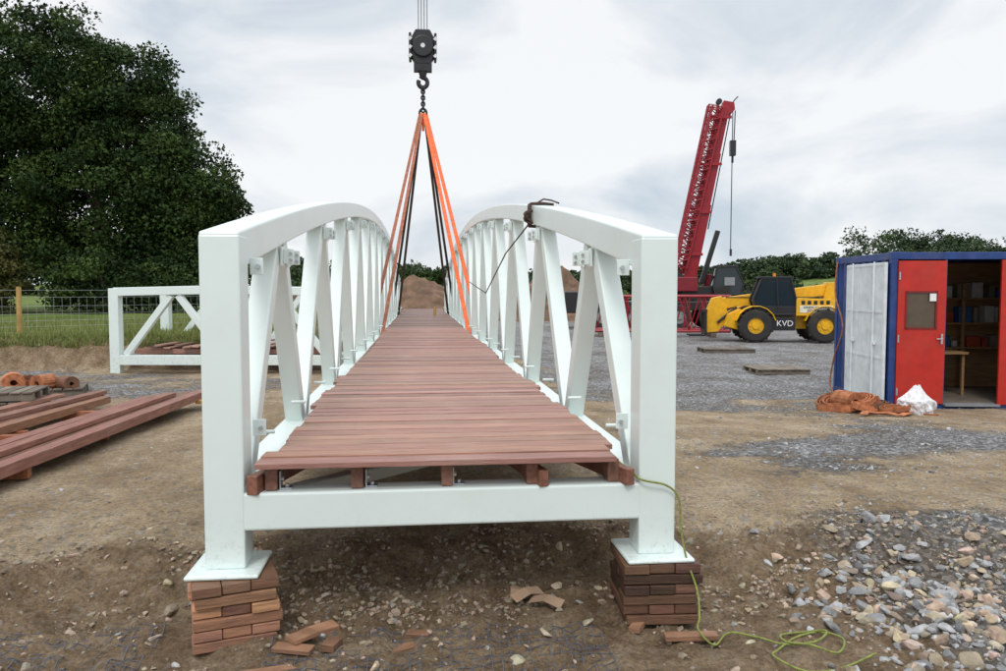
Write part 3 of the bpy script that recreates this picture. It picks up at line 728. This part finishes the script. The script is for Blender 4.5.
m.beam((.1,.1,2.3),(.9,.1,5.0),.24,.24);m.build('superstructure_black',BLACK,cr,.03)
m=MB();m.bb(-2.2,-.3,-1.22,1.25,1.9,2.62);m.bb(.3,1.5,.35,1.1,2.15,2.8);m.build('counterweight',mat('crimson_paint',(.2,.01,.02),.4),cr,.04)
m=MB();cabp=[(.55,1.75),(.45,2.2),(.65,3.1),(1.55,3.15),(1.95,2.3),(1.8,1.75)];m.prism(cabp,-1.2,-.4);m.build('cab_glass',GLASS,cr)
m=MB()
for y in(-1.21,-.39):
    for a,b_ in zip(cabp,cabp[1:]+cabp[:1]): m.beam((a[0],y,a[1]),(b_[0],y,b_[1]),.07,.08,up=(0,1,0))
m.bb(.6,1.6,-1.22,-.38,3.1,3.2);m.bb(.5,1.9,-1.19,-.41,1.7,2.05);m.build('cab_frame',BLACK,cr,.01)
m=MB();m.bb(1.0,1.5,-1.24,-1.225,2.2,2.6);m.build('cab_panel',GREYP,cr)
B0=Vector((-.55,.1,2.5));B1=Vector((1.05,-.2,11.0));bd=(B1-B0)
m=MB();m.beam(B0,B0+bd*.45,.62,.72,up=(0,1,0));m.beam(B0+bd*.40,B0+bd*.75,.52,.60,up=(0,1,0));m.beam(B0+bd*.7,B1,.44,.50,up=(0,1,0))
m.prism([(.75,10.7),(1.15,10.55),(1.55,11.0),(1.5,11.35),(1.0,11.45)],-.45,.1)
lattice(m,B0+Vector((-.45,-.35,.6)),B0+bd*1.0+Vector((-.40,-.35,.1)),.55,.5,.05,.028,16,up=(0,1,0))
lattice(m,B0+Vector((-.55,.25,.4)),B0+bd*1.0+Vector((-.48,.25,.3)),.5,.45,.05,.028,13,up=(0,1,0))
for t in(.15,.4,.68,.95): m.beam(B0+bd*t+Vector((-.75,-.45,0)),B0+bd*t+Vector((.38,-.45,0)),.06,.14)
m.build('telescopic_boom',RED,cr,.01)
m=MB();m.cyl((1.35,-.3,11.1),(1.35,0,11.1),.2,n=14);m.cyl((.8,-.3,11.45),(.8,0,11.45),.14,n=12)
m.tube([(1.5,-.15,11.1),(1.5,-.15,4.0)],.025,5);m.tube([(1.62,-.15,11.0),(1.58,-.15,9.4)],.03,5)
m.bb(1.38,1.66,-.3,0,8.75,9.5);m.cyl((1.52,-.15,8.8),(1.52,-.15,8.4),.06)
m.tube([(1.35,-.15,11.2),(1.6,-.15,11.55),(1.75,-.15,11.7)],.03,5)
m.tube([B0+bd*.3+Vector((.4,-.3,0)),B0+bd*.98+Vector((.3,-.3,0))],.03,5)
m.bb(1.46,1.56,-.2,-.1,3.7,4.05)
m.build('ropes_and_hook',BLACK,cr)

# ---------------------------------------------------------------- fence
fe=empty('wire_fence');fp=[(-20,12.0),(-17,13.7),(-14,15.4),(-11.3,17.05),(-8.9,18.5),(-6.35,20.3),(-3.9,22.0),(-1.5,24.5),(0.5,27.5)]
m=MB();w=MB();R=random.Random(5)
for (x,y) in fp:
    z=hz(x,y);m.cyl((x,y,z-.1),(x+R.uniform(-.03,.03),y,z+1.12),.06,.052,n=10)
m.build('posts',POSTW,fe)
for (a,b_) in zip(fp[:-1],fp[1:]):
    za,zb_=hz(*a),hz(*b_)
    for h in(.1,.22,.35,.5,.68,.88,1.04):
        w.cyl((a[0],a[1],za+h),(b_[0],b_[1],zb_+h),.003,n=4,caps=False)
    n=18
    for k in range(n):
        t=k/n;x=a[0]+(b_[0]-a[0])*t;y=a[1]+(b_[1]-a[1])*t;z=za+(zb_-za)*t;w.cyl((x,y,z+.08),(x,y,z+.88),.0022,n=4,caps=False)
w.build('wire_mesh',STEEL,fe)

# ---------------------------------------------------------------- vegetation
def leafquads(C,size,cols):
    n=len(C);d=rng.normal(0,1,(n,3));d/=np.linalg.norm(d,axis=1)[:,None];r=rng.normal(0,1,(n,3));a=np.cross(d,r);a/=np.linalg.norm(a,axis=1)[:,None];b=np.cross(d,a)
    s=(size*rng.uniform(.6,1.3,n))[:,None]
    V=np.stack([C-a*s*.5,C+b*s*.32+d*s*.08,C+a*s*.5,C-b*s*.32+d*s*.08],1).reshape(-1,3)
    return V,np.arange(4*n).reshape(-1,4),np.repeat(cols,4,0)
def crownpts(crowns,ncl,nl,cr_,pal,size):
    Cs=[];Co=[]
    tot=sum(c[1][0]*c[1][1]*c[1][2] for c in crowns)
    for (c,rad) in crowns:
        k=max(6,int(ncl*rad[0]*rad[1]*rad[2]/tot));d=rng.normal(0,1,(k,3));d/=np.linalg.norm(d,axis=1)[:,None]
        rr=rng.uniform(.45,1.02,k)**.6
        P=np.array(c)+d*rr[:,None]*np.array(rad)
        for p in P:
            q=rng.normal(0,1,(nl,3));q/=np.linalg.norm(q,axis=1)[:,None];q*=(rng.random(nl)**.4)[:,None]*np.array([1,1,.62])*cr_*rng.uniform(.6,1.35)
            Cs.append(p+q);t=rng.uniform(0,1)**1.6;base=np.array(pal[0])*(1-t)+np.array(pal[1])*t
            Co.append(base*rng.uniform(.7,1.3,(nl,1)))
    C=np.concatenate(Cs);return C,np.concatenate(Co)
def tree(name,x,y,crowns,ncl=150,nl=200,cr_=.95,size=.2,pal=((.014,.032,.008),(.055,.09,.018)),trunk=.35):
    z=hz(x,y);e=empty(name,(x,y,z))
    C,Co=crownpts(crowns,ncl,nl,cr_,pal,size);keep=C[:,2]>.15;C=C[keep];Co=Co[keep]
    V,F,c=leafquads(C,size,Co);mesh_np('foliage_crown',V,F,LEAF,c,e)
    m=MB();top=max(q[0][2] for q in crowns)
    m.cyl((0,0,-.3),(0,.1,top*.45),trunk,trunk*.7,n=10);m.cyl((0,.1,top*.44),(0.1,0,top*.9),trunk*.7,trunk*.25,n=8)
    for (q,rad) in crowns:
        for k in range(3):
            d=rng.normal(0,1,3);d/=np.linalg.norm(d);p=np.array(q)+d*np.array(rad)*.6
            m.cyl((0,.05,top*rng.uniform(.25,.5)),tuple(p),trunk*.4,trunk*.08,n=6)
    m.build('trunk_and_limbs',BARK,e)
tree('oak_tree',-26,41.5,[((0,0,11),(5,4.5,5)),((-2,0,5),(4.5,4,4))],250,200)
tree('oak_tree',-21.3,42.4,[((0,0,10.6),(4.2,4,4.7)),((-.5,-1,5.5),(4.5,4,4)),((2,0,7.5),(3,3,3.2))],330,200)
tree('oak_tree',-16.2,42.0,[((-1.3,0,11.3),(3.4,3,3.7)),((1.5,-.5,10.2),(3.0,3,3.0)),((.6,-1,5.2),(4,3.4,4.2))],330,200)
tree('oak_tree',-12.7,41.2,[((-.8,0,8.2),(2.5,2.6,3.6)),((.7,-.5,5.8),(2.6,2.6,3.3)),((.2,-1,2.8),(3,2.5,2.6))],240,200)
tree('oak_tree',-10.4,40.6,[((.0,0,5.0),(1.7,1.9,2.0)),((-.4,-.4,3.1),(1.9,2,2.4)),((.0,0,1.5),(1.6,1.6,1.5))],130,170,cr_=.75)
tree('hawthorn_bush',-19.4,36.5,[((0,0,1.9),(2.2,1.8,1.9)),((-1.5,0,1.2),(1.6,1.5,1.2))],100,150,cr_=.7,size=.17,pal=((.05,.06,.016),(.11,.105,.03)))
tree('hawthorn_bush',-14.0,37.0,[((0,0,1.4),(3.2,1.6,1.4)),((2.6,0,1.2),(2,1.4,1.2))],90,150,cr_=.7,size=.17)
tree('ash_tree',-.6,72,[((0,0,2.2),(2.0,2.0,1.5)),((2.6,0,2.0),(2,2,1.5))],60,90,cr_=.7,size=.3,pal=((.03,.055,.015),(.06,.10,.025)))
def mass(name,spec,pal,size,nl,cr_):
    Cs=[];Co=[]
    for (x0,x1,y,hmin,hmax,n) in spec:
        for k in range(n):
            x=rng.uniform(x0,x1);yy=y+rng.uniform(-8,8);h=rng.uniform(hmin,hmax)*(.7+.6*float(vn(np.array([x*.06]),np.array([y*.1]),3)[0]));z=hz(x,yy)
            w=h*rng.uniform(.4,.65)
            c,co=crownpts([((x,yy,z+h*.5),(w,w,h*.5))],9,nl,cr_*h/10,pal,size);Cs.append(c);Co.append(co)
    C=np.concatenate(Cs);V,F,c=leafquads(C,size,np.concatenate(Co));mesh_np(name,V,F,LEAF,c)
mass('distant_trees',[(-120,-20,120,7,11,60),(-40,50,150,3.5,5.5,80),(30,160,185,3.5,5.5,150),(118,160,196,6.5,9,26),(160,230,200,6,9,40)],((.035,.06,.03),(.075,.11,.045)),.8,60,2.8)
mass('hedge_line',[(-8,40,92,1.4,2.4,60),(38,110,110,1.5,2.8,90)],((.03,.055,.02),(.07,.10,.035)),.5,45,2.8)
def heap(name,x,y,rx,ry,h,seed,mt=EARTH):
    n=70;u=np.linspace(-1.3,1.3,n);A,B=np.meshgrid(u,u);r=np.hypot(A,B)
    Z=h*np.clip(1-r**1.3,-.05,1)*(.5+1.0*fbm(A*2+seed,B*2,seed))+h*.22*(fbm(A*9,B*9,seed+3)-.5)-.25
    V=np.stack([(A*rx+x).ravel(),(B*ry+y).ravel(),(Z+hz(x,y)).ravel()],1);i=np.arange(n-1)[:,None]*n+np.arange(n-1)[None]
    mesh_np(name,V,np.stack([i,i+1,i+n+1,i+n],-1).reshape(-1,4),mt,np.ones((n*n,3)),smooth=True)
heap('earth_heap',.1,46,3.6,4,2.4,3);heap('earth_heap',9.0,52,5.5,4,3.2,8);heap('earth_heap',-6.5,50,4,4,1.8,12)
gx=rng.uniform(-17,-3.2,60000);gy=bank_y(gx)-.15+12*rng.random(60000)**1.8
n=len(gx);gz=height(gx,gy);hh=rng.uniform(.05,.16,n)*(1+.8*(rng.random(n)<.15));a=rng.uniform(0,6.28,n);lx=rng.normal(0,.05,n);ly=rng.normal(0,.05,n);w_=rng.uniform(.006,.014,n)
V=np.stack([np.stack([gx-w_*np.cos(a),gy-w_*np.sin(a),gz-.01],1),np.stack([gx+w_*np.cos(a),gy+w_*np.sin(a),gz-.01],1),np.stack([gx+lx,gy+ly,gz+hh],1)],1).reshape(-1,3)
t=rng.random((n,1));col=(np.array([.12,.18,.04])*(1-t)+np.array([.30,.30,.11])*t)
mesh_np('grass',V,np.arange(3*n).reshape(-1,3),LEAF,np.repeat(col,3,0))

# ---------------------------------------------------------------- world, sun, camera
W=bpy.data.worlds.new('World');S.world=W;W.use_nodes=True;N=W.node_tree.nodes;L=W.node_tree.links;bg=N['Background']
sky=N.new('ShaderNodeTexSky');sky.sky_type='NISHITA';sky.sun_disc=False;sky.sun_elevation=math.radians(50);sky.sun_rotation=math.radians(200)
sc=N.new('ShaderNodeVectorMath');sc.operation='SCALE';sc.inputs['Scale'].default_value=.10;L.new(sky.outputs[0],sc.inputs[0])
tc=N.new('ShaderNodeTexCoord');mp=N.new('ShaderNodeMapping');mp.inputs['Scale'].default_value=(1,1,2.2);mp.inputs['Location'].default_value=(3.1,1.2,.4);L.new(tc.outputs['Generated'],mp.inputs[0])
nz=N.new('ShaderNodeTexNoise');nz.inputs['Scale'].default_value=2.9;nz.inputs['Detail'].default_value=9;nz.inputs['Roughness'].default_value=.52;nz.inputs['Distortion'].default_value=.45;L.new(mp.outputs[0],nz.inputs['Vector'])
rp=N.new('ShaderNodeValToRGB');e=rp.color_ramp.elements;e[0].position=.36;e[0].color=(.60,.68,.76,1);e[1].position=.56;e[1].color=(.97,.985,1.0,1);L.new(nz.outputs[0],rp.inputs[0])
sx=N.new('ShaderNodeSeparateXYZ');L.new(tc.outputs['Generated'],sx.inputs[0])
mr=N.new('ShaderNodeMapRange');mr.inputs['From Min'].default_value=.40;mr.inputs['From Max'].default_value=.85;mr.inputs['To Min'].default_value=1.0;mr.inputs['To Max'].default_value=1.8;L.new(sx.outputs['Z'],mr.inputs[0])
s2=N.new('ShaderNodeVectorMath');s2.operation='SCALE';L.new(rp.outputs[0],s2.inputs[0]);L.new(mr.outputs[0],s2.inputs['Scale'])
mx=N.new('ShaderNodeMix');mx.data_type='RGBA';mx.inputs['Factor'].default_value=.93;L.new(sc.outputs[0],mx.inputs['A']);L.new(s2.outputs[0],mx.inputs['B'])
L.new(mx.outputs['Result'],bg.inputs[0]);bg.inputs[1].default_value=1.0
sd=bpy.data.lights.new('sun','SUN');sd.energy=1.1;sd.angle=math.radians(14);sd.color=(1,.97,.92);so=bpy.data.objects.new('sun',sd);link(so)
so.rotation_euler=(math.radians(40),0,math.radians(-20))
cd=bpy.data.cameras.new('camera');cd.lens=28;cd.sensor_width=36;cd.clip_end=2000;cd.clip_start=.05
co=bpy.data.objects.new('camera',cd);link(co);co.location=(0,0,1.8);co.rotation_euler=(math.radians(90-3.3),0,math.radians(-6.06));S.camera=co
S.view_settings.view_transform='Standard';S.view_settings.look='None';S.view_settings.exposure=0
